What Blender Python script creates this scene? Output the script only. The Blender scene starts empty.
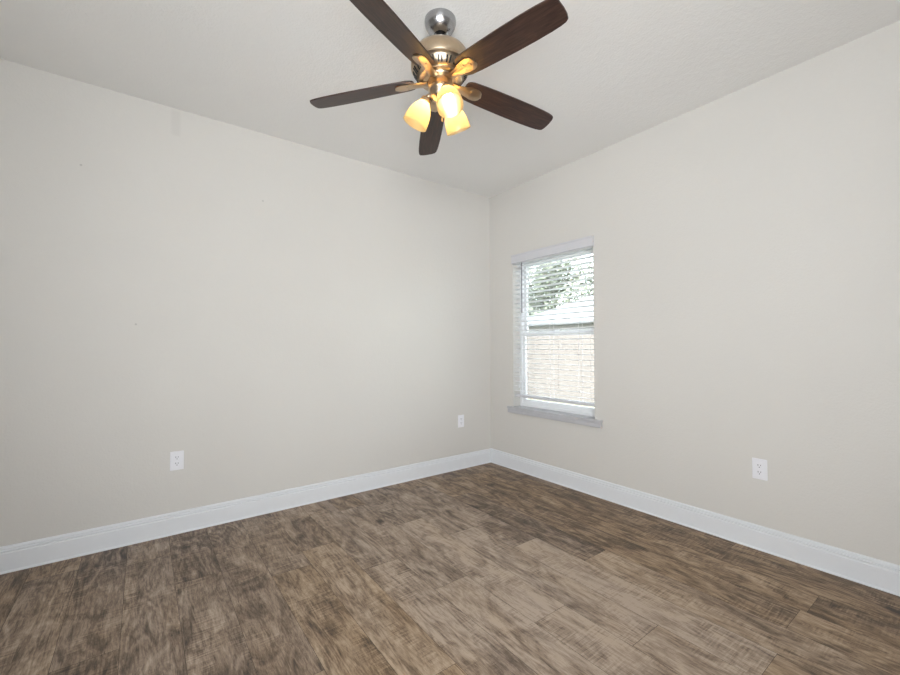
import bpy, bmesh, math, random
from math import sin, cos, pi, radians as rad
from mathutils import Vector, Matrix

S = bpy.context.scene
COL = S.collection

# ------------------------------------------------------------------ camera
cam_d = bpy.data.cameras.new('camera'); cam = bpy.data.objects.new('camera', cam_d); COL.objects.link(cam)
S.camera = cam
F_PX, YAW, PITCH, ROLL = 412.73, 0.931025, 0.0228707, -0.0038511
CAM = Vector((-2.8941, -3.1863, 1.1835))
fw = Vector((cos(YAW)*cos(PITCH), sin(YAW)*cos(PITCH), sin(PITCH)))
rt = Vector((sin(YAW), -cos(YAW), 0)); up = rt.cross(fw)
r2 = rt*cos(ROLL) + up*sin(ROLL); u2 = -rt*sin(ROLL) + up*cos(ROLL)
M = Matrix((r2, u2, -fw)).transposed().to_4x4(); M.translation = CAM
cam.matrix_world = M
cam_d.sensor_width = 36; cam_d.lens = F_PX*36/900; cam_d.clip_start = 0.02; cam_d.clip_end = 300

# ------------------------------------------------------------------ light and exposure
S.view_settings.view_transform = 'Standard'; S.view_settings.look = 'None'
S.view_settings.gamma = 1; S.view_settings.use_curve_mapping = False
S.view_settings.exposure = 0.0
BULB_STRENGTH = 40.0
BULB_COLOR = (1.0, 0.80, 0.56)
SKY_STRENGTH = 2.2
SUN_STRENGTH = 20.0
world = bpy.data.worlds.new('sky'); S.world = world; world.use_nodes = True
wn = world.node_tree; bg = wn.nodes['Background']
sky = wn.nodes.new('ShaderNodeTexSky'); sky.sky_type = 'NISHITA'; sky.sun_disc = False
sky.sun_elevation = rad(48); sky.sun_rotation = rad(250); sky.dust_density = 2.0; sky.air_density = 1.2
hs = wn.nodes.new('ShaderNodeHueSaturation'); hs.inputs['Saturation'].default_value = .35
wn.links.new(sky.outputs[0], hs.inputs['Color']); wn.links.new(hs.outputs[0], bg.inputs[0]); bg.inputs[1].default_value = SKY_STRENGTH
sd = bpy.data.lights.new('sun', 'SUN'); sun = bpy.data.objects.new('sun', sd); COL.objects.link(sun)
sd.energy = SUN_STRENGTH; sd.angle = rad(3); sd.color = (1, .98, .95)
sun.location = (-3, -2, 9)
sun.rotation_euler = Vector((0.45, 0.55, -1.0)).to_track_quat('-Z', 'Y').to_euler()

# two soft fill lights added behind the camera; no doorways exist there
def area(name, loc, direction, w, h, power, col=(1, .99, .975), spread=180):
    d = bpy.data.lights.new(name, 'AREA'); d.shape = 'RECTANGLE'; d.size = w; d.size_y = h; d.energy = power; d.color = col; d.spread = rad(spread)
    o = bpy.data.objects.new(name, d); COL.objects.link(o); o.location = loc
    o.rotation_euler = Vector(direction).to_track_quat('-Z', 'Y').to_euler()
area('fill_light_back', (-3.0, -4.57, 1.3), (2.9, 4.2, .95), 2.0, 1.9, 91, (.95, .98, 1), 115)
area('fill_light_side', (-4.37, -3.1, 1.3), (4.2, 3.0, .95), 2.0, 1.9, 45, (.95, .98, 1), 115)
portal = bpy.data.lights.new('window_portal', 'AREA'); portal.shape = 'RECTANGLE'; portal.size = .9; portal.size_y = 1.45; portal.cycles.is_portal = True
po = bpy.data.objects.new('window_portal', portal); COL.objects.link(po); po.location = (.17, -.775, 1.31); po.rotation_euler = Vector((-1, 0, 0)).to_track_quat('-Z', 'Y').to_euler()

# ------------------------------------------------------------------ node helpers
def mat(name):
    m = bpy.data.materials.new(name); m.use_nodes = True
    nt = m.node_tree; b = nt.nodes['Principled BSDF']
    return m, nt, b
def N(nt, t, **k):
    n = nt.nodes.new(t)
    for a, v in k.items():
        if a.startswith('i_'): n.inputs[int(a[2:])].default_value = v
        else: setattr(n, a, v)
    return n
def L(nt, a, b): nt.links.new(a, b)
def math_(nt, op, a, b=None, c=None, clamp=False):
    n = N(nt, 'ShaderNodeMath', operation=op); n.use_clamp = clamp
    for i, v in enumerate((a, b, c)):
        if v is None: continue
        if isinstance(v, (int, float)): n.inputs[i].default_value = v
        else: L(nt, v, n.inputs[i])
    return n.outputs[0]
def ramp(nt, fac, stops):
    n = N(nt, 'ShaderNodeValToRGB'); e = n.color_ramp.elements
    while len(e) < len(stops): e.new(0.5)
    for i, (p, c) in enumerate(stops):
        e[i].position = p; e[i].color = (*c, 1) if len(c) == 3 else c
    L(nt, fac, n.inputs[0]); return n.outputs[0]
def mix(nt, fac, a, b, mode='MIX'):
    n = N(nt, 'ShaderNodeMix', data_type='RGBA', blend_type=mode)
    for i, v in ((0, fac), (6, a), (7, b)):
        if isinstance(v, (int, float)): n.inputs[i].default_value = v
        elif isinstance(v, tuple): n.inputs[i].default_value = (*v, 1) if len(v) == 3 else v
        else: L(nt, v, n.inputs[i])
    return n.outputs[2]
def noise(nt, vec, scale, detail=3, rough=.5, dist=0):
    n = N(nt, 'ShaderNodeTexNoise'); n.inputs['Scale'].default_value = scale
    n.inputs['Detail'].default_value = detail; n.inputs['Roughness'].default_value = rough
    n.inputs['Distortion'].default_value = dist
    if vec is not None: L(nt, vec, n.inputs['Vector'])
    return n.outputs['Fac']
def bump(nt, b, h, strength, dist):
    n = N(nt, 'ShaderNodeBump'); n.inputs['Strength'].default_value = strength
    n.inputs['Distance'].default_value = dist; L(nt, h, n.inputs['Height']); L(nt, n.outputs[0], b.inputs['Normal'])
def simple(name, col, rough=.5, metal=0, var=0.04, scale=20, coat=0):
    m, nt, b = mat(name)
    g = N(nt, 'ShaderNodeNewGeometry')
    n = noise(nt, g.outputs['Position'], scale, 4)
    c = ramp(nt, n, [(.3, tuple(v*(1-var) for v in col)), (.7, tuple(min(1, v*(1+var)) for v in col))])
    L(nt, c, b.inputs['Base Color']); b.inputs['Roughness'].default_value = rough
    b.inputs['Metallic'].default_value = metal; b.inputs['Coat Weight'].default_value = coat
    return m

# ------------------------------------------------------------------ materials
WALL_C = (0.640, 0.622, 0.592)
CEIL_C = (0.830, 0.822, 0.805)
def paint(name, col, bump_s, patch=None):
    m, nt, b = mat(name)
    g = N(nt, 'ShaderNodeNewGeometry'); P = g.outputs['Position']
    big = noise(nt, P, 1.3, 2)
    c = ramp(nt, big, [(.3, tuple(v*.985 for v in col)), (.7, tuple(v*1.01 for v in col))])
    if patch:
        sp = N(nt, 'ShaderNodeSeparateXYZ'); L(nt, P, sp.inputs[0])
        x, z = sp.outputs[0], sp.outputs[2]
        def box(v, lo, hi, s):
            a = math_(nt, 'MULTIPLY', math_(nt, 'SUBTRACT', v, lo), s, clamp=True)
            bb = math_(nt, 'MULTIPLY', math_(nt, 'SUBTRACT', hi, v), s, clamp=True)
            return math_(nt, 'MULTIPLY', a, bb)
        # a soft-edged darker strip of the wall colour below the ceiling
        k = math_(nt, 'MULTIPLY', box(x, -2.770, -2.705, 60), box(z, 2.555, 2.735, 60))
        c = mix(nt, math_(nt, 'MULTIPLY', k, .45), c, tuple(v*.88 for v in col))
        # three small nail marks
        for (px, pz) in ((-3.194, 2.25), (-2.207, 2.246), (-2.93, 1.33)):
            dx = math_(nt, 'SUBTRACT', x, px); dz = math_(nt, 'SUBTRACT', z, pz)
            d = math_(nt, 'SQRT', math_(nt, 'ADD', math_(nt, 'MULTIPLY', dx, dx), math_(nt, 'MULTIPLY', dz, dz)))
            k = math_(nt, 'LESS_THAN', d, .006)
            c = mix(nt, math_(nt, 'MULTIPLY', k, .6), c, tuple(v*.6 for v in col))
    L(nt, c, b.inputs['Base Color']); b.inputs['Roughness'].default_value = .6
    b.inputs['Specular IOR Level'].default_value = .25
    h = math_(nt, 'ADD', noise(nt, P, 95, 3, .55), math_(nt, 'MULTIPLY', noise(nt, P, 28, 2), .8))
    bump(nt, b, h, bump_s, .004)
    return m
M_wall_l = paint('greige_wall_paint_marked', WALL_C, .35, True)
M_wall = paint('greige_wall_paint', WALL_C, .35)
M_ceil = paint('ceiling_paint', CEIL_C, .55)
M_trim = simple('white_semigloss_trim', (.74, .76, .79), .35, var=.01)
M_vinyl = simple('white_vinyl', (.84, .85, .86), .35, var=.01)
M_slat = simple('white_blind_slat', (.84, .85, .86), .4, var=.01)
M_marble = simple('grey_marble_sill', (.48, .48, .505), .3, var=.05)
M_plate = simple('white_outlet_plastic', (.80, .80, .84), .35, var=.01)
M_dark = simple('black_slot', (.02, .02, .022), .6)
M_nickel = simple('brushed_nickel', (.52, .41, .29), .30, 1, .05, 60)
M_canopy = simple('satin_chrome', (.42, .42, .43), .26, 1, .03, 60)
M_black = simple('black_metal', (.012, .012, .013), .4, .5)
M_valance = simple('off_white_valance', (.60, .60, .63), .45, var=.01)
M_wand = simple('smoky_plastic_wand', (.16, .16, .18), .25)
M_cord = simple('white_cord', (.75, .76, .78), .7)

def blade_mat():
    m, nt, b = mat('dark_walnut_blade')
    tc = N(nt, 'ShaderNodeTexCoord'); mp = N(nt, 'ShaderNodeMapping'); mp.inputs['Scale'].default_value = (2.5, 30, 30)
    L(nt, tc.outputs['Object'], mp.inputs[0])
    n = noise(nt, mp.outputs[0], 3, 6, .65, .6)
    c = ramp(nt, n, [(.25, (.012, .006, .006)), (.5, (.040, .020, .015)), (.75, (.085, .044, .030))])
    L(nt, c, b.inputs['Base Color']); b.inputs['Roughness'].default_value = .38
    bump(nt, b, n, .25, .001)
    return m
M_blade = blade_mat()

def glass_shade():
    m, nt, b = mat('frosted_amber_glass')
    nt.nodes.remove(b); out = nt.nodes['Material Output']
    g = N(nt, 'ShaderNodeNewGeometry'); n = noise(nt, g.outputs['Position'], 30, 3)
    c = ramp(nt, n, [(.3, (.82, .69, .44)), (.7, (.86, .74, .49))])
    t = N(nt, 'ShaderNodeBsdfTranslucent'); d = N(nt, 'ShaderNodeBsdfDiffuse'); gl = N(nt, 'ShaderNodeBsdfGlossy')
    gl.inputs['Roughness'].default_value = .2
    L(nt, c, t.inputs[0]); L(nt, c, d.inputs[0])
    a = N(nt, 'ShaderNodeMixShader', i_0=.15); L(nt, t.outputs[0], a.inputs[1]); L(nt, d.outputs[0], a.inputs[2])
    e = N(nt, 'ShaderNodeMixShader', i_0=.05); L(nt, a.outputs[0], e.inputs[1]); L(nt, gl.outputs[0], e.inputs[2])
    L(nt, e.outputs[0], out.inputs[0]); return m
M_shade = glass_shade()
def bulb_mat():
    m, nt, b = mat('lit_frosted_bulb')
    b.inputs['Base Color'].default_value = (.9, .88, .84, 1)
    b.inputs['Emission Color'].default_value = (*BULB_COLOR, 1)
    b.inputs['Emission Strength'].default_value = BULB_STRENGTH
    return m
M_bulb = bulb_mat()
def pane_mat():
    m, nt, b = mat('window_glass')
    nt.nodes.remove(b); out = nt.nodes['Material Output']
    t = N(nt, 'ShaderNodeBsdfTransparent'); t.inputs[0].default_value = (.93, .96, .95, 1)
    g = N(nt, 'ShaderNodeBsdfGlossy'); g.inputs['Roughness'].default_value = .01
    f = N(nt, 'ShaderNodeFresnel'); f.inputs[0].default_value = 1.45
    s = N(nt, 'ShaderNodeMixShader'); L(nt, f.outputs[0], s.inputs[0]); L(nt, t.outputs[0], s.inputs[1]); L(nt, g.outputs[0], s.inputs[2])
    L(nt, s.outputs[0], out.inputs[0]); return m
M_pane = pane_mat()

def floor_mat():
    m, nt, b = mat('weathered_oak_vinyl_plank')
    def attr(n): a = N(nt, 'ShaderNodeAttribute', attribute_name=n); return a.outputs['Fac']
    tone, seed, hue = attr('tone'), attr('seed'), attr('hue')
    g = N(nt, 'ShaderNodeNewGeometry')
    off = N(nt, 'ShaderNodeCombineXYZ')
    L(nt, math_(nt, 'MULTIPLY', seed, 17.3), off.inputs[0]); L(nt, math_(nt, 'MULTIPLY', seed, 41.7), off.inputs[1]); L(nt, math_(nt, 'MULTIPLY', seed, 9.1), off.inputs[2])
    va = N(nt, 'ShaderNodeVectorMath', operation='ADD'); L(nt, g.outputs['Position'], va.inputs[0]); L(nt, off.outputs[0], va.inputs[1])
    P = va.outputs[0]
    def mapped(sx, sy):
        mp = N(nt, 'ShaderNodeMapping'); mp.inputs['Scale'].default_value = (sx, sy, 1); L(nt, P, mp.inputs[0]); return mp.outputs[0]
    fine = noise(nt, mapped(150, 16), 1.0, 4, .7, 1.2)           # hair-fine grain along the plank
    grain = noise(nt, mapped(30, 4.5), 1.0, 6, .68, 2.2)       # broader flowing grain
    blot = noise(nt, mapped(8, 3.2), 1.0, 5, .65, 1.5)         # weathered blotches
    soft = noise(nt, mapped(3.0, 1.3), 1.0, 2, .5, .4)
    # cathedral rings
    cn = noise(nt, mapped(6.5, .8), 1.0, 3, .45, .5)
    rings = math_(nt, 'MULTIPLY_ADD', math_(nt, 'SINE', math_(nt, 'MULTIPLY', cn, 95)), .5, .5)
    rmask = ramp(nt, noise(nt, mapped(4, 1.2), 1.0, 2), [(.42, (0, 0, 0)), (.58, (1, 1, 1))])
    # irregular saw marks across the plank
    mp = N(nt, 'ShaderNodeMapping'); mp.inputs['Rotation'].default_value = (0, 0, .20); mp.inputs['Scale'].default_value = (9, 120, 1)
    L(nt, P, mp.inputs[0]); sawn = noise(nt, mp.outputs[0], 1.0, 2, .5, .3)
    sawmask = ramp(nt, noise(nt, mapped(7, 2.6), 1.0, 3, .55, .6), [(.47, (0, 0, 0)), (.60, (1, 1, 1))])
    saw = math_(nt, 'MULTIPLY', math_(nt, 'SUBTRACT', sawn, .5), sawmask)
    # knots
    vo = N(nt, 'ShaderNodeTexVoronoi'); vo.inputs['Scale'].default_value = 1.0
    vn = N(nt, 'ShaderNodeVectorMath', operation='ADD'); L(nt, mapped(4.2, 2.6), vn.inputs[0])
    nn = N(nt, 'ShaderNodeTexNoise'); nn.inputs['Scale'].default_value = 12; L(nt, P, nn.inputs['Vector'])
    sc = N(nt, 'ShaderNodeVectorMath', operation='SCALE'); sc.inputs['Scale'].default_value = .14; L(nt, nn.outputs['Color'], sc.inputs[0]); L(nt, sc.outputs[0], vn.inputs[1])
    L(nt, vn.outputs[0], vo.inputs['Vector'])
    knot = ramp(nt, vo.outputs['Distance'], [(.03, (1, 1, 1)), (.17, (0, 0, 0))])
    knotsel = ramp(nt, noise(nt, mapped(2.2, 1.2), 1.0, 1), [(.52, (0, 0, 0)), (.60, (1, 1, 1))])
    knot = math_(nt, 'MULTIPLY', knot, knotsel)
    v = math_(nt, 'MULTIPLY', math_(nt, 'SUBTRACT', fine, .5), 1.0)
    v = math_(nt, 'ADD', v, math_(nt, 'MULTIPLY', math_(nt, 'SUBTRACT', grain, .5), 1.1))
    v = math_(nt, 'ADD', v, math_(nt, 'MULTIPLY', math_(nt, 'SUBTRACT', blot, .5), 1.65))
    v = math_(nt, 'ADD', v, math_(nt, 'MULTIPLY', math_(nt, 'SUBTRACT', soft, .5), .5))
    v = math_(nt, 'ADD', v, math_(nt, 'MULTIPLY', math_(nt, 'MULTIPLY', math_(nt, 'SUBTRACT', rings, .5), rmask), .24))
    v = math_(nt, 'ADD', v, math_(nt, 'MULTIPLY', saw, 1.0))
    v = math_(nt, 'SUBTRACT', v, math_(nt, 'MULTIPLY', knot, .6))
    pores = ramp(nt, noise(nt, mapped(240, 20), 1.0, 2, .6, 1.5), [(.56, (0, 0, 0)), (.66, (1, 1, 1))])
    flow = ramp(nt, noise(nt, mapped(42, 3.0), 1.0, 4, .6, 3.0), [(.60, (0, 0, 0)), (.70, (1, 1, 1))])
    v = math_(nt, 'SUBTRACT', v, math_(nt, 'MULTIPLY', pores, .16))
    v = math_(nt, 'SUBTRACT', v, math_(nt, 'MULTIPLY', flow, .14))
    v = math_(nt, 'ADD', math_(nt, 'ADD', v, tone), .08)
    grey = ramp(nt, v, [(0.0, (0.042, 0.029, 0.020)), (.28, (0.117, 0.081, 0.056)), (.52, (0.228, 0.165, 0.121)), (.78, (0.360, 0.276, 0.209)), (1.0, (0.477, 0.379, 0.297))])
    tan = ramp(nt, v, [(0.0, (0.049, 0.030, 0.016)), (.28, (0.133, 0.083, 0.045)), (.52, (0.254, 0.167, 0.097)), (.78, (0.392, 0.276, 0.171)), (1.0, (0.498, 0.374, 0.252))])
    hv = math_(nt, 'ADD', hue, math_(nt, 'MULTIPLY', math_(nt, 'SUBTRACT', noise(nt, mapped(6, 1.2), 1.0, 2), .5), 1.2), clamp=True)
    c = mix(nt, hv, grey, tan)
    L(nt, c, b.inputs['Base Color'])
    r = math_(nt, 'ADD', .42, math_(nt, 'MULTIPLY', fine, .16)); L(nt, r, b.inputs['Roughness'])
    b.inputs['Specular IOR Level'].default_value = .5
    bump(nt, b, math_(nt, 'ADD', math_(nt, 'MULTIPLY', fine, .6), math_(nt, 'ADD', math_(nt, 'MULTIPLY', saw, 1.0), grain)), .35, .0015)
    return m
M_floor = floor_mat()
M_seam = simple('dark_plank_seam', (.05, .038, .03), .8)

# ------------------------------------------------------------------ mesh helpers
def link(name, bm, m, parent=None, smooth=False, bevel=0):
    bmesh.ops.recalc_face_normals(bm, faces=bm.faces)
    me = bpy.data.meshes.new(name); bm.to_mesh(me); bm.free(); me.materials.append(m)
    if smooth:
        for p in me.polygons: p.use_smooth = True
    o = bpy.data.objects.new(name, me); COL.objects.link(o)
    if smooth:
        me.set_sharp_from_angle(angle=rad(40))
    if bevel:
        md = o.modifiers.new('bevel', 'BEVEL'); md.width = bevel; md.segments = 2; md.limit_method = 'ANGLE'; md.angle_limit = rad(35)
    if parent: o.parent = parent
    return o
def struct(o): o['kind'] = 'structure'; return o
def thing(name, label, cat, loc=(0, 0, 0), rz=0, group=None):
    o = bpy.data.objects.new(name, None); COL.objects.link(o); o.location = loc; o.rotation_euler = (0, 0, rz)
    o.empty_display_size = .05; tag(o, label, cat, group); return o
def tag(o, label, cat, group=None):
    o['label'] = label; o['category'] = cat
    if group: o['group'] = group
def box(bm, x0, x1, y0, y1, z0, z1, Mx=None):
    v = [bm.verts.new((x, y, z)) for x in (x0, x1) for y in (y0, y1) for z in (z0, z1)]
    for f in ((0, 1, 3, 2), (4, 6, 7, 5), (0, 4, 5, 1), (2, 3, 7, 6), (0, 2, 6, 4), (1, 5, 7, 3)):
        bm.faces.new([v[i] for i in f])
    if Mx is not None:
        for q in v: q.co = Mx @ q.co
    return v
def lathe(bm, prof, seg=48, Mx=None, closed=False):
    rings = []
    for r, z in prof:
        if r < 1e-6: rings.append([bm.verts.new((0, 0, z))])
        else: rings.append([bm.verts.new((r*cos(2*pi*i/seg), r*sin(2*pi*i/seg), z)) for i in range(seg)])
    pairs = list(zip(rings[:-1], rings[1:]))
    if closed: pairs.append((rings[-1], rings[0]))
    for a, b_ in pairs:
        for i in range(seg):
            j = (i+1) % seg
            if len(a) == 1 and len(b_) == 1: break
            if len(a) == 1: bm.faces.new((a[0], b_[i], b_[j]))
            elif len(b_) == 1: bm.faces.new((a[i], a[j], b_[0]))
            else: bm.faces.new((a[i], a[j], b_[j], b_[i]))
    if Mx is not None:
        for R_ in rings:
            for v in R_: v.co = Mx @ v.co
def tube(bm, pts, r, seg=10):
    pts = [Vector(p) for p in pts]; rings = []
    rr = r if isinstance(r, (list, tuple)) else [r]*len(pts)
    for i, p in enumerate(pts):
        d = (pts[min(i+1, len(pts)-1)] - pts[max(i-1, 0)]).normalized()
        a = d.orthogonal().normalized()
        if i: # keep the frame steady
            a = (pa - d*pa.dot(d)).normalized()
        pa = a; b_ = d.cross(a)
        rings.append([bm.verts.new(p + (a*cos(2*pi*k/seg) + b_*sin(2*pi*k/seg))*rr[i]) for k in range(seg)])
    for a, b_ in zip(rings[:-1], rings[1:]):
        for i in range(seg): bm.faces.new((a[i], a[(i+1) % seg], b_[(i+1) % seg], b_[i]))
    bm.faces.new(rings[0]); bm.faces.new(rings[-1][::-1])
def extrude_profile(bm, prof, p0, p1, nrm):
    """prof: list of (offset along nrm, z); swept from p0 to p1."""
    p0, p1, nrm = Vector(p0), Vector(p1), Vector(nrm)
    A = [bm.verts.new(p0 + nrm*o + Vector((0, 0, z))) for o, z in prof]
    B = [bm.verts.new(p1 + nrm*o + Vector((0, 0, z))) for o, z in prof]
    n = len(prof)
    for i in range(n): bm.faces.new((A[i], A[(i+1) % n], B[(i+1) % n], B[i]))
    bm.faces.new(A); bm.faces.new(B[::-1])

# ================================================================== THE ROOM
H = 2.74; XL = -4.40; YB = -4.60; T = .14
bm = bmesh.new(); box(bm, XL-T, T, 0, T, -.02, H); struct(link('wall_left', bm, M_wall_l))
WY0, WY1, WZ0, WZ1 = -1.225, -.325, .585, 2.035
bm = bmesh.new()
box(bm, 0, T, YB, WY0, -.02, H); box(bm, 0, T, WY1, 0, -.02, H)
box(bm, 0, T, WY0, WY1, -.02, WZ0); box(bm, 0, T, WY0, WY1, WZ1, H)
bmesh.ops.remove_doubles(bm, verts=bm.verts, dist=1e-5)
struct(link('wall_right', bm, M_wall))
bm = bmesh.new(); box(bm, XL-T, T, YB-T, YB, -.02, H); struct(link('wall_back', bm, M_wall))
bm = bmesh.new(); box(bm, XL-T, XL, YB, 0, -.02, H); struct(link('wall_side', bm, M_wall))
bm = bmesh.new(); box(bm, XL-T, T, YB-T, T, H, H+.12); struct(link('ceiling', bm, M_ceil))

# floor of planks: rows of 0.2027 m parallel to the window wall, planks of 1.21 m
rng = random.Random(11)
PW, PL = .2030, 1.210
joint = {-1: -2.2, 0: -3.00, 1: -2.638, 2: -2.615, 3: -1.777, 4: -1.430, 5: -2.284, 6: -.750, 7: -1.500, 8: -1.130, 9: -.725,
         10: -.90, 11: -.46, 12: -.686, 13: -.310, 14: -1.08, 15: -.2, 16: -.9, 17: -.5, 18: -.3, 19: -.8, 20: -.1, 21: -.6}
known = {(4, -1.430): (.84, .1), (5, -1.074): (.68, .05), (6, .453): (.52, 0), (3, -.567): (.36, .3), (3, -1.777): (.64, .45), (2, -1.405): (.42, .8), (2, -.195): (.38, .6), (2, -2.615): (.42, .9), (1, -2.638): (.40, .9),
         (0, -.58): (.36, .95), (1, -.218): (.38, .9), (0, -1.79): (.36, 1.), (1, -1.428): (.44, .95), (-1, -.99): (.33, .95), (-1, -2.2): (.33, 1.), (5, -2.284): (.60, .15), (4, -2.64): (.44, .6),
         (13, -.310): (.44, .1), (13, .90): (.52, .1), (14, -1.08): (.32, .3), (14, .13): (.38, .2), (12, -.686): (.44, .15), (12, .524): (.34, .1), (11, -.46): (.48, .2), (11, .75): (.42, .1), (10, -.90): (.50, .8), (10, .31): (.42, .3),
         (9, .485): (.40, .4), (9, -.725): (.60, .7), (8, -1.13): (.56, .2), (8, .08): (.52, .1), (7, -.29): (.54, 0), (7, -1.5): (.68, .1), (4, -.22): (.5, 0), (5, .136): (.5, 0), (8, -2.34): (.55, .6), (9, -1.935): (.5, .9),
         (6, -.75): (.70, .05), (6, -1.953): (.66, .1)}
bm = bmesh.new()
lt, ls, lh = (bm.faces.layers.float.new(n) for n in ('tone', 'seed', 'hue'))
X0 = -.113; gap = .0007
for k in range(-1, 22):
    x1 = X0 - k*PW; x0 = x1 - PW
    # row k spans x0..x1; k=0 runs under the right baseboard
    j = joint[k]
    while j < 0: j += PL
    y1 = j
    while y1 > YB-.05:
        y0 = y1 - PL
        a, b_ = max(x0, XL-.01), min(x1, .01); c, d = max(y0, YB-.01), min(y1, .01)
        if b_ > a and d > c:
            t, h = .49 + rng.uniform(-.11, .11), rng.random()*.7
            for (kk, jj), (tt, hh) in known.items():
                if kk == k and abs(jj - y1) < .03: t, h = tt, hh
            v = [bm.verts.new(p) for p in ((a+gap, c+gap, 0), (b_-gap, c+gap, 0), (b_-gap, d-gap, 0), (a+gap, d-gap, 0))]
            f = bm.faces.new(v); f[lt] = t + (.05 if 4 <= k <= 9 else .01); f[ls] = rng.random()*3; f[lh] = h  # centre rows lightened: window sheen put into the plank tone
        y1 = y0
me = bpy.data.meshes.new('floor')
nf = len(bm.faces)
vv = box(bm, XL-T, T, YB-T, T, -.10, -.0006)
bm.faces.ensure_lookup_table()
for f in bm.faces[nf:]: f.material_index = 1
bm.to_mesh(me); bm.free(); me.materials.append(M_floor); me.materials.append(M_seam)
floor = bpy.data.objects.new('floor', me); COL.objects.link(floor); struct(floor)

# baseboards
bp = [(0, 0), (.022, 0), (.022, .004), (.016, .010), (.0150, .012), (.0150, .100), (.0125, .104), (.0105, .106), (.0125, .109), (.0125, .116), (.0070, .1185),
      (.0065, .1215), (.0105, .124), (.0100, .129), (.0075, .135), (.0030, .138), (0, .138)]
for nm, a, b_, n in (('baseboard_left', (XL, 0, 0), (0, 0, 0), (0, -1, 0)), ('baseboard_right', (0, 0, 0), (0, YB, 0), (-1, 0, 0)),
                     ('baseboard_back', (XL, YB, 0), (0, YB, 0), (0, 1, 0)), ('baseboard_side', (XL, YB, 0), (XL, 0, 0), (1, 0, 0))):
    bm = bmesh.new(); extrude_profile(bm, bp, a, b_, n); struct(link(nm, bm, M_trim))

# ------------------------------------------------------------------ window
bm = bmesh.new()
fx0, fx1 = .095, .155; fw_ = .030
box(bm, fx0, fx1, WY0, WY0+fw_, WZ0, WZ1); box(bm, fx0, fx1, WY1-fw_, WY1, WZ0, WZ1)
box(bm, fx0, fx1, WY0+fw_, WY1-fw_, WZ1-fw_, WZ1); box(bm, fx0, fx1, WY0+fw_, WY1-fw_, WZ0+.0, WZ0+.045)
win = struct(link('window_1', bm, M_vinyl, bevel=.002))
def sash(x0, x1, z0, z1, s=.034, rail=.04):
    a, c = WY0+fw_, WY1-fw_
    b = bmesh.new()
    box(b, x0, x1, a, a+s, z0, z1); box(b, x0, x1, c-s, c, z0, z1)
    box(b, x0, x1, a+s, c-s, z1-rail, z1); box(b, x0, x1, a+s, c-s, z0, z0+rail)
    o = link('sash', b, M_vinyl, win, bevel=.002)
    b = bmesh.new(); xm = (x0+x1)/2
    box(b, xm-.002, xm+.002, a+s-.003, c-s+.003, z0+rail-.003, z1-rail+.003)
    link('glass_pane', b, M_pane, o)
sash(.128, .150, 1.285, WZ1-fw_)
sash(.104, .126, WZ0+.045, 1.325, rail=.042)
bm = bmesh.new(); box(bm, .098, .112, -.80, -.75, 1.325, 1.337); link('sash_lock', bm, M_vinyl, win, bevel=.002)
bm = bmesh.new()
o_ = [(-.030, -1.297), (0, -1.297), (0, WY0), (fx0, WY0), (fx0, WY1), (0, WY1), (0, -.265), (-.030, -.265)]
A = [bm.verts.new((x, y, WZ0+.020)) for x, y in o_]; B = [bm.verts.new((x, y, WZ0)) for x, y in o_]
for i in range(8): bm.faces.new((A[i], A[(i+1) % 8], B[(i+1) % 8], B[i]))
bm.faces.new(A); bm.faces.new(B[::-1])
sill = link('window_sill', bm, M_marble, win, bevel=.002)
bm = bmesh.new(); box(bm, -.027, 0, -1.292, -.270, WZ0-.040, WZ0-.0005); link('sill_apron', bm, M_marble, sill, bevel=.004)

# ------------------------------------------------------------------ blind
bl = thing('window_blind', 'white two inch slat window blind lowered nearly to the sill', 'blind', (.03, -.775, 2.03))
def blp(name, bm, m, **k):
    for v in bm.verts: v.co -= Vector((.03, -.775, 2.03))
    return link(name, bm, m, bl, **k)
by0, by1 = WY0+.008, WY1-.008
bm = bmesh.new()
vp = [(.012, 1.988), (.024, 1.988), (.026, 1.994), (.023, 2.002), (.023, 2.052), (.026, 2.058), (.029, 2.064), (.029, 2.070), (.012, 2.070)]
extrude_profile(bm, vp, (0, -1.238, 0), (0, -.332, 0), (-1, 0, 0))
for y in (-1.238, -.342): box(bm, -.0125, -.0005, y, y+.010, 1.988, 2.070)
blp('valance', bm, M_valance)
bm = bmesh.new(); box(bm, .008, .058, by0, by1, 1.988, 2.033); blp('headrail', bm, M_slat)
bm = bmesh.new()
z = 1.962; n = 0
TILT = rad(6)
while z > .745:
    Mx = Matrix.Translation((.033, 0, z)) @ Matrix.Rotation(TILT, 4, 'Y')
    # crowned slat: four strips across
    xs = [-.025, -.0125, 0, .0125, .025]; zc = [-.0012, .0002, .0007, .0002, -.0012]; th = .0028
    ring = [(x, zz) for x, zz in zip(xs, zc)] + [(x, zz-th) for x, zz in zip(xs[::-1], zc[::-1])]
    A = [bm.verts.new(Mx @ Vector((x, by0, zz))) for x, zz in ring]; B = [bm.verts.new(Mx @ Vector((x, by1, zz))) for x, zz in ring]
    for i in range(10): bm.faces.new((A[i], A[(i+1) % 10], B[(i+1) % 10], B[i]))
    bm.faces.new(A); bm.faces.new(B[::-1])
    z -= .0445
blp('slats', bm, M_slat)
bm = bmesh.new(); box(bm, .009, .057, by0, by1, .700, .724); blp('bottom_rail', bm, M_valance, bevel=.003)
for y in (-.475, -.775, -1.075):
    bm = bmesh.new()
    for x in (.0065, .0595): tube(bm, [(x, y, 1.99), (x, y, .712)], .0011, 6)
    blp('ladder_cord', bm, M_cord)
bm = bmesh.new(); tube(bm, [(-.004, -.452, 1.985), (-.006, -.452, 1.505)], [.0045, .0045], 8); blp('tilt_wand', bm, M_wand)
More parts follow.
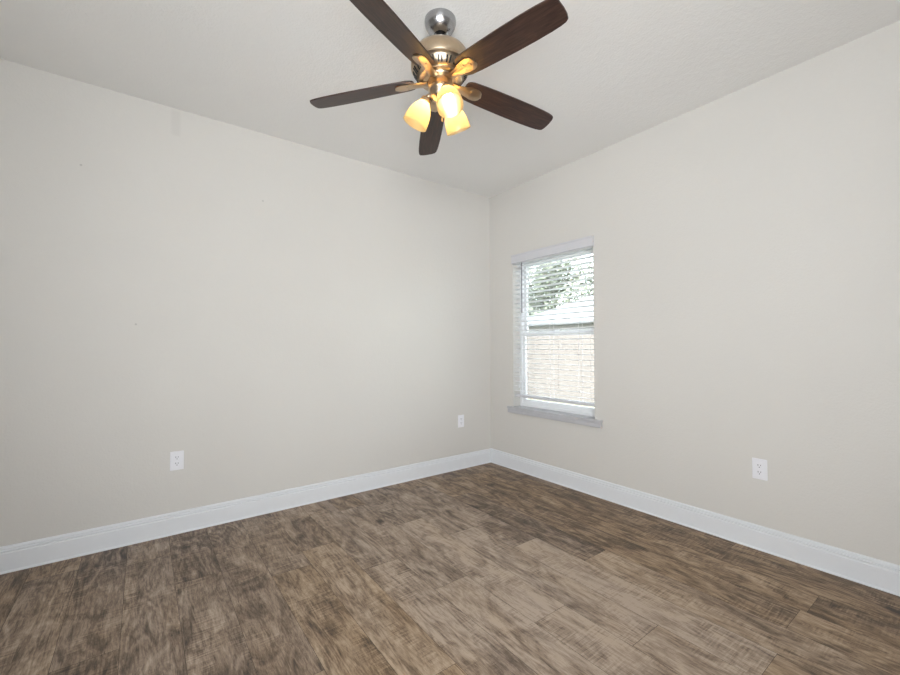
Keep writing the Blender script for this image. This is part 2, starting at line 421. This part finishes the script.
bm = bmesh.new(); tube(bm, [(-.002, -.405, 1.985), (-.002, -.405, .83)], .0013, 6); lathe(bm, [(0, .83), (.004, .828), (.007, .80), (.006, .79), (0, .789)], 12, Matrix.Translation((-.002, -.405, 0)))
blp('lift_cord', bm, M_cord)

# ------------------------------------------------------------------ outlets
def outlet(loc, rz, label):
    """built facing -y, wall plane at y=0"""
    t = thing('wall_outlet', label, 'outlet', loc, rz, 'white duplex wall outlets')
    b = bmesh.new(); box(b, -.037, .037, -.006, 0, -.060, .060); link('cover_plate', b, M_plate, t, bevel=.003)
    for s in (1, -1):
        b = bmesh.new(); pts = []
        for i in range(24):
            a = 2*pi*i/24; pts.append((.0175*cos(a), max(-.0135, min(.0135, .0175*sin(a)))))
        A = [b.verts.new((x, -.0085, z+s*.0195)) for x, z in pts]; B = [b.verts.new((x, -.004, z+s*.0195)) for x, z in pts]
        for i in range(24): b.faces.new((A[i], A[(i+1) % 24], B[(i+1) % 24], B[i]))
        b.faces.new(A); b.faces.new(B[::-1]); r = link('receptacle', b, M_plate, t)
        b = bmesh.new()
        for x, h in ((-.0065, .0045), (.0065, .0036)): box(b, x-.0013, x+.0013, -.0088, -.0070, s*.0195+.004-h, s*.0195+.004+h)
        lathe(b, [(0, -.0009), (.0026, -.0009), (.0026, .0009), (0, .0009)], 14, Matrix.Translation((0, -.0079, s*.0195-.0075)) @ Matrix.Rotation(pi/2, 4, 'X'))
        link('socket_slots', b, M_dark, r)
    b = bmesh.new(); lathe(b, [(0, -.001), (.003, -.001), (.0035, 0), (.0035, .002), (0, .002)], 14, Matrix.Translation((0, -.0065, 0)) @ Matrix.Rotation(-pi/2, 4, 'X'))
    link('screw', b, M_plate, t)
outlet((-2.711, 0, .462), 0, 'white duplex outlet low on the left wall, nearest the left edge')
outlet((-.395, 0, .460), 0, 'small white outlet low on the left wall near the room corner')
outlet((0, -2.319, .465), -pi/2, 'white duplex outlet low on the right wall past the window')

# ================================================================== CEILING FAN
FX, FY = -1.773, -1.612
fan = thing('ceiling_fan', 'five-blade walnut and nickel ceiling fan with three lit glass shades', 'ceiling fan', (FX, FY, H))
def Z(z): return z - H
def fp(name, prof, m, parent=fan, seg=48):
    b = bmesh.new(); lathe(b, [(r, Z(z)) for r, z in prof], seg); return link(name, b, m, parent, smooth=True)
fp('canopy', [(0, 2.739), (.074, 2.739), (.075, 2.733), (.0745, 2.722), (.070, 2.705), (.060, 2.689), (.046, 2.677), (.034, 2.671), (.030, 2.669), (.0285, 2.671), (.022, 2.676), (0, 2.676)], M_canopy)
fp('downrod', [(0, 2.69), (.019, 2.69), (.021, 2.675), (.016, 2.660), (.0145, 2.655), (.0145, 2.632), (.027, 2.628), (.027, 2.598), (0, 2.598)], M_black)
hp = [(0, 2.604), (.045, 2.604), (.075, 2.601), (.102, 2.592), (.122, 2.578), (.134, 2.560), (.139, 2.540), (.140, 2.520), (.138, 2.510),
      (.1365, 2.506), (.139, 2.503), (.139, 2.499), (.136, 2.496), (.132, 2.494), (.128, 2.485), (.119, 2.470), (.108, 2.459), (.101, 2.455), (.103, 2.452), (.102, 2.448),
      (.096, 2.446), (.082, 2.445), (.080, 2.440), (0, 2.440)]
housing = fp('motor_housing', hp, M_nickel, seg=64)
bm = bmesh.new()
for i in range(20):
    a0 = 2*pi*i/20
    for s in (-1, 1):
        a = a0 + s*.062
        P0 = Vector((.1305, 0, Z(2.4895))); P1 = Vector((.1085, 0, Z(2.4595)))
        d = (P1-P0); ln = d.length; d.normalize(); nrm = Vector((d.z, 0, -d.x)); nrm = -nrm if nrm.x < 0 else nrm
        mid = (P0+P1)/2 - nrm*.0002
        Mx = Matrix((d, Vector((0, 1, 0)), nrm)).transposed().to_4x4(); Mx.translation = mid
        Rz = Matrix.Rotation(a, 4, 'Z')
        box(bm, -ln*.40, ln*.40, -.0036, .0036, -.004, .0042, Rz @ Mx)
link('vent_slots', bm, M_black, housing)

PITCH_B = rad(-13); ZB = 2.453; DROOP = rad(4.9)
def blade_outline():
    st = [(.126, .030), (.130, .042), (.140, .050), (.16, .0555), (.22, .0595), (.30, .0620), (.40, .0640), (.50, .0640), (.57, .0620), (.61, .0590), (.634, .0545), (.645, .048)]
    top = [(r, w) for r, w in st] + [(.651, .03), (.653, 0)]
    return top + [(r, -w) for r, w in top[::-1][1:]]
def make_blade(az, DROOP=DROOP):
    b = bmesh.new(); o = blade_outline()
    A = [b.verts.new((r, w, .0035)) for r, w in o]; B = [b.verts.new((r, w, -.0035)) for r, w in o]
    n = len(o)
    for i in range(n): b.faces.new((A[i], A[(i+1) % n], B[(i+1) % n], B[i]))
    b.faces.new(A); b.faces.new(B[::-1])
    ob = link('fan_blade', b, M_blade, fan, bevel=.0012)
    ob.matrix_local = Matrix.Translation((0, 0, Z(ZB))) @ Matrix.Rotation(az, 4, 'Z') @ Matrix.Rotation(DROOP, 4, 'Y') @ Matrix.Rotation(PITCH_B, 4, 'X')
    # blade iron: lofted arm that widens into a rounded paddle under the blade
    b = bmesh.new()
    zu = lambda r: ZB - r*math.tan(DROOP) - .0080
    st = [(.060, .022, 2.436, 0), (.085, .021, 2.435, 0), (.105, .0215, 2.435, .25), (.120, .024, 2.434, .6), (.135, .028, zu(.135), .9), (.150, .030, zu(.15), 1),
          (.170, .034, zu(.17), 1), (.190, .034, zu(.19), 1), (.206, .029, zu(.206), 1), (.216, .020, zu(.216), 1), (.221, .006, zu(.221), 1)]
    R_ = []
    for r, w, z, k in st:
        tw = PITCH_B*k; ring = []
        for (u, dz) in ((-w, 0), (-w*.6, -.0025), (0, -.0048), (w*.6, -.0025), (w, 0), (w*.98, .0030), (-w*.98, .0030)):
            y = u*cos(tw) - dz*sin(tw); zz = u*sin(tw) + dz*cos(tw)
            ring.append(b.verts.new((r, y, Z(z) + zz)))
        R_.append(ring)
    for p, q in zip(R_[:-1], R_[1:]):
        for i in range(7): b.faces.new((p[i], p[(i+1) % 7], q[(i+1) % 7], q[i]))
    b.faces.new(R_[0]); b.faces.new(R_[-1][::-1])
    for v in b.verts: v.co = Matrix.Rotation(az, 4, 'Z') @ v.co
    iron = link('blade_bracket', b, M_nickel, fan, smooth=True)
    for (r, y) in ((.160, .016), (.160, -.016), (.196, 0)):
        b = bmesh.new()
        Mx = Matrix.Rotation(az, 4, 'Z') @ Matrix.Translation((0, 0, Z(zu(r)-.0035))) @ Matrix.Rotation(PITCH_B, 4, 'X') @ Matrix.Translation((r, y, 0))
        lathe(b, [(0, -.003), (.003, -.0025), (.0045, -.001), (.0045, .002), (0, .002)], 12, Mx)
        link('screw', b, M_nickel, iron, smooth=True)
for k in range(5): make_blade(rad(133.98 - 72*k), rad(3.5) if k in (3, 4) else DROOP)

sw = fp('switch_housing', [(0, 2.442), (.060, 2.442), (.0625, 2.446), (.0635, 2.450), (.062, 2.453), (.060, 2.451), (.0595, 2.442), (.0595, 2.412), (.062, 2.409), (.062, 2.404), (.056, 2.400), (.052, 2.392),
      (.050, 2.372), (.044, 2.362), (.030, 2.352), (.016, 2.347), (.010, 2.340), (.011, 2.332), (.007, 2.324), (0, 2.322)], M_nickel)
# three lamp arms with shades and bulbs
TL = rad(27.6)
SD = -.012
for az in (254, 10, 130):
    Rz = Matrix.Rotation(rad(az), 4, 'Z')
    b = bmesh.new()
    pts = [(.040, 0, 2.392), (.054, 0, 2.396), (.063, 0, 2.393), (.068, 0, 2.384), (.0715, 0, 2.376)]
    tube(b, [Rz @ Vector((x, y, Z(z+SD))) for x, y, z in pts], [.010, .010, .010, .011, .012], 14)
    base = Vector((.070, 0, Z(2.380+SD)))
    Mx = Rz @ Matrix.Translation(base) @ Matrix.Rotation(pi - TL, 4, 'Y')   # local +z points down the shade axis
    lathe(b, [(0, -.012), (.012, -.011), (.022, -.004), (.0255, .004), (.0255, .016), (.024, .016), (.022, .006), (0, .004)], 28, Mx)
    arm = link('lamp_arm', b, M_nickel, fan, smooth=True)
    b = bmesh.new()
    op = [(.0225, .004), (.0235, .012), (.030, .022), (.040, .038), (.0485, .056), (.0545, .076), (.0580, .098), (.0600, .122), (.0605, .128)]
    ip = [(r-.0035, t) for r, t in op[::-1]]
    lathe(b, op + [(.0588, .1292)] + ip, 48, Mx)
    link('lamp_shade', b, M_shade, fan, smooth=True)
    b = bmesh.new()
    lathe(b, [(0, .006), (.012, .006), (.0120, .026), (.015, .036), (.0195, .048), (.0215, .058), (.0205, .068), (.016, .077), (.008, .082), (0, .083)], 28, Mx)
    link('light_bulb', b, M_bulb, fan, smooth=True)
for az, ln in ((262, .085), (40, .07)):
    p = Matrix.Rotation(rad(az), 4, 'Z') @ Vector((.030, 0, 0))
    b = bmesh.new(); z0 = 2.356
    tube(b, [(p.x, p.y, Z(z0)), (p.x, p.y, Z(z0-ln))], .0012, 6)
    lathe(b, [(0, Z(z0-ln)+.002), (.003, Z(z0-ln)), (.004, Z(z0-ln)-.012), (.003, Z(z0-ln)-.018), (0, Z(z0-ln)-.019)], 12, Matrix.Translation((p.x, p.y, 0)))
    link('pull_chain', b, M_nickel, fan, smooth=True)

# ================================================================== OUTSIDE THE WINDOW
GZ = -.30
def grass():
    m, nt, b = mat('lawn_grass'); g = N(nt, 'ShaderNodeNewGeometry')
    n = noise(nt, g.outputs['Position'], 6, 6, .7)
    L(nt, ramp(nt, n, [(.3, (.08, .085, .045)), (.7, (.14, .14, .09))]), b.inputs['Base Color']); b.inputs['Roughness'].default_value = .9
    return m
bm = bmesh.new(); box(bm, .15, 45, -22, 34, GZ-.1, GZ); struct(link('ground', bm, grass()))
M_bounce = simple('pale_bounce_slab', (.42, .41, .39), .9, var=.05, scale=4)
bm = bmesh.new(); box(bm, .15, 3.6, -5, 4, GZ, GZ+.03); struct(link('bounce_slab', bm, M_bounce))  # pale slab added to bounce daylight up through the blind
def wood():
    m, nt, b = mat('weathered_fence_wood'); tc = N(nt, 'ShaderNodeTexCoord'); mp = N(nt, 'ShaderNodeMapping'); mp.inputs['Scale'].default_value = (9, 9, .8)
    L(nt, tc.outputs['Object'], mp.inputs[0]); n = noise(nt, mp.outputs[0], 2.2, 5, .65, .4)
    L(nt, ramp(nt, n, [(.25, (.072, .061, .056)), (.75, (.102, .090, .084))]), b.inputs['Base Color']); b.inputs['Roughness'].default_value = .85
    return m
M_wood = wood()
fe = thing('wooden_fence', 'weathered tan wooden privacy fence across the yard outside the window', 'fence', (6, 4, GZ))
rg = random.Random(3)
bm = bmesh.new(); y = -6.0
while y < 10:
    h = 1.80 + rg.uniform(-.012, .012); w = .138; x = 0+rg.uniform(-.004, .004)
    pts = [(y, 0), (y+w, 0), (y+w, h-.03), (y+w-.03, h), (y+.03, h), (y, h-.03)]
    A = [bm.verts.new((x-.010, p[0], p[1])) for p in pts]; B = [bm.verts.new((x+.008, p[0], p[1])) for p in pts]
    for i in range(6): bm.faces.new((A[i], A[(i+1) % 6], B[(i+1) % 6], B[i]))
    bm.faces.new(A); bm.faces.new(B[::-1]); y += .141
link('pickets', bm, M_wood, fe)
for z in (.35, .95, 1.55):
    bm = bmesh.new(); box(bm, .0125, .050, -6, 10, z-.045, z+.045); link('fence_rail', bm, M_wood, fe)
for i in range(7):
    yy = -5.2 + i*2.44
    bm = bmesh.new(); box(bm, .050, .14, yy-.045, yy+.045, -.0, 1.72); link('fence_post', bm, M_wood, fe)

ho = thing('neighbour_house', 'pale neighbouring house with a light hipped roof beyond the fence', 'house', (11.6, 3, GZ))
M_siding = simple('pale_siding', (.22, .22, .23), .8, var=.03, scale=3)
def shingle():
    m, nt, b = mat('pale_shingle_roof'); g = N(nt, 'ShaderNodeNewGeometry')
    n = noise(nt, g.outputs['Position'], 5, 5, .7)
    L(nt, ramp(nt, n, [(.3, (.090, .097, .105)), (.7, (.108, .115, .123))]), b.inputs['Base Color']); b.inputs['Roughness'].default_value = .9
    return m
bm = bmesh.new(); box(bm, 0, 8.0, -10, 7.6, 0, 2.5); link('house_wall', bm, M_siding, ho)
bm = bmesh.new()
e = 2.40
v = [bm.verts.new(p) for p in ((-.5, -10.5, e), (8.5, -10.5, e), (8.5, 8.1, e), (-.5, 8.1, e), (4, -6.4, e+2.2), (4, 3.9, e+2.2),
                               (-.5, -10.5, e+.14), (8.5, -10.5, e+.14), (8.5, 8.1, e+.14), (-.5, 8.1, e+.14))]
for f in ((0, 1, 2, 3), (0, 3, 9, 6), (1, 7, 8, 2), (2, 8, 9, 3), (0, 6, 7, 1), (6, 9, 5, 4), (7, 4, 5, 8), (9, 8, 5), (6, 4, 7)): bm.faces.new([v[i] for i in f])
link('roof', bm, shingle(), ho)

M_bark = simple('tree_bark', (.12, .09, .065), .9, var=.2, scale=8)
def leafm(name, a, c):
    m, nt, b = mat(name); g = N(nt, 'ShaderNodeNewGeometry'); n = noise(nt, g.outputs['Position'], 2.0, 4, .7)
    col = ramp(nt, n, [(.3, a), (.7, c)]); L(nt, col, b.inputs['Base Color']); b.inputs['Roughness'].default_value = .6
    return m
leaf_a = leafm('mid_green_leaves', (.072, .088, .060), (.13, .15, .105)); leaf_b = leafm('pale_green_leaves', (.085, .10, .072), (.15, .17, .13))
def tree(x, y, h, cr, m, label, seed, nl=15000):
    t = thing('leafy_tree', label, 'tree', (x, y, GZ), 0)
    r = random.Random(seed); b = bmesh.new()
    tube(b, [(0, 0, 0), (.1, .05, h*.3), (-.05, .1, h*.6), (.05, 0, h*.88)], [.22, .17, .10, .03], 10)
    for i in range(9):
        a = r.uniform(0, 6.28); z0 = h*r.uniform(.28, .6); l = cr*r.uniform(.5, .85)
        tube(b, [(0, 0, z0), (cos(a)*l*.5, sin(a)*l*.5, z0+l*.45), (cos(a)*l, sin(a)*l, z0+l*.75)], [.07, .045, .015], 6)
    link('trunk', b, M_bark, t, smooth=True)
    b = bmesh.new(); cl = []
    for i in range(60):
        a = r.uniform(0, 6.28); q = r.uniform(0, 1)**.6*cr*.8; zz = h*r.uniform(.30, .95)
        q *= (1 - abs(zz/h-.58)*1.3); cl.append(Vector((cos(a)*q, sin(a)*q, zz)))
    for i in range(nl):
        c = r.choice(cl); d = Vector((r.gauss(0, 1), r.gauss(0, 1), r.gauss(0, .8))); d.normalize(); p = c + d*cr*.30*r.uniform(.3, 1)**.5
        s = r.uniform(.09, .19); u = Vector((r.gauss(0, 1), r.gauss(0, 1), r.gauss(0, 1))).normalized(); w = u.orthogonal().normalized()
        v = [b.verts.new(p+u*s), b.verts.new(p+w*s*.5), b.verts.new(p-u*s), b.verts.new(p-w*s*.5)]; b.faces.new(v)
    link('foliage', b, m, t)
tree(21.5, 16.5, 8.5, 3.8, leaf_a, 'green leafy tree left of the neighbouring roof outside the window', 1)
tree(23.5, 9.5, 9.5, 4.2, leaf_b, 'tall pale green tree rising behind the neighbouring roof', 2)
tree(14.0, 15.6, 6.0, 2.6, leaf_b, 'lower pale green tree at the far left end of the fence view', 3)
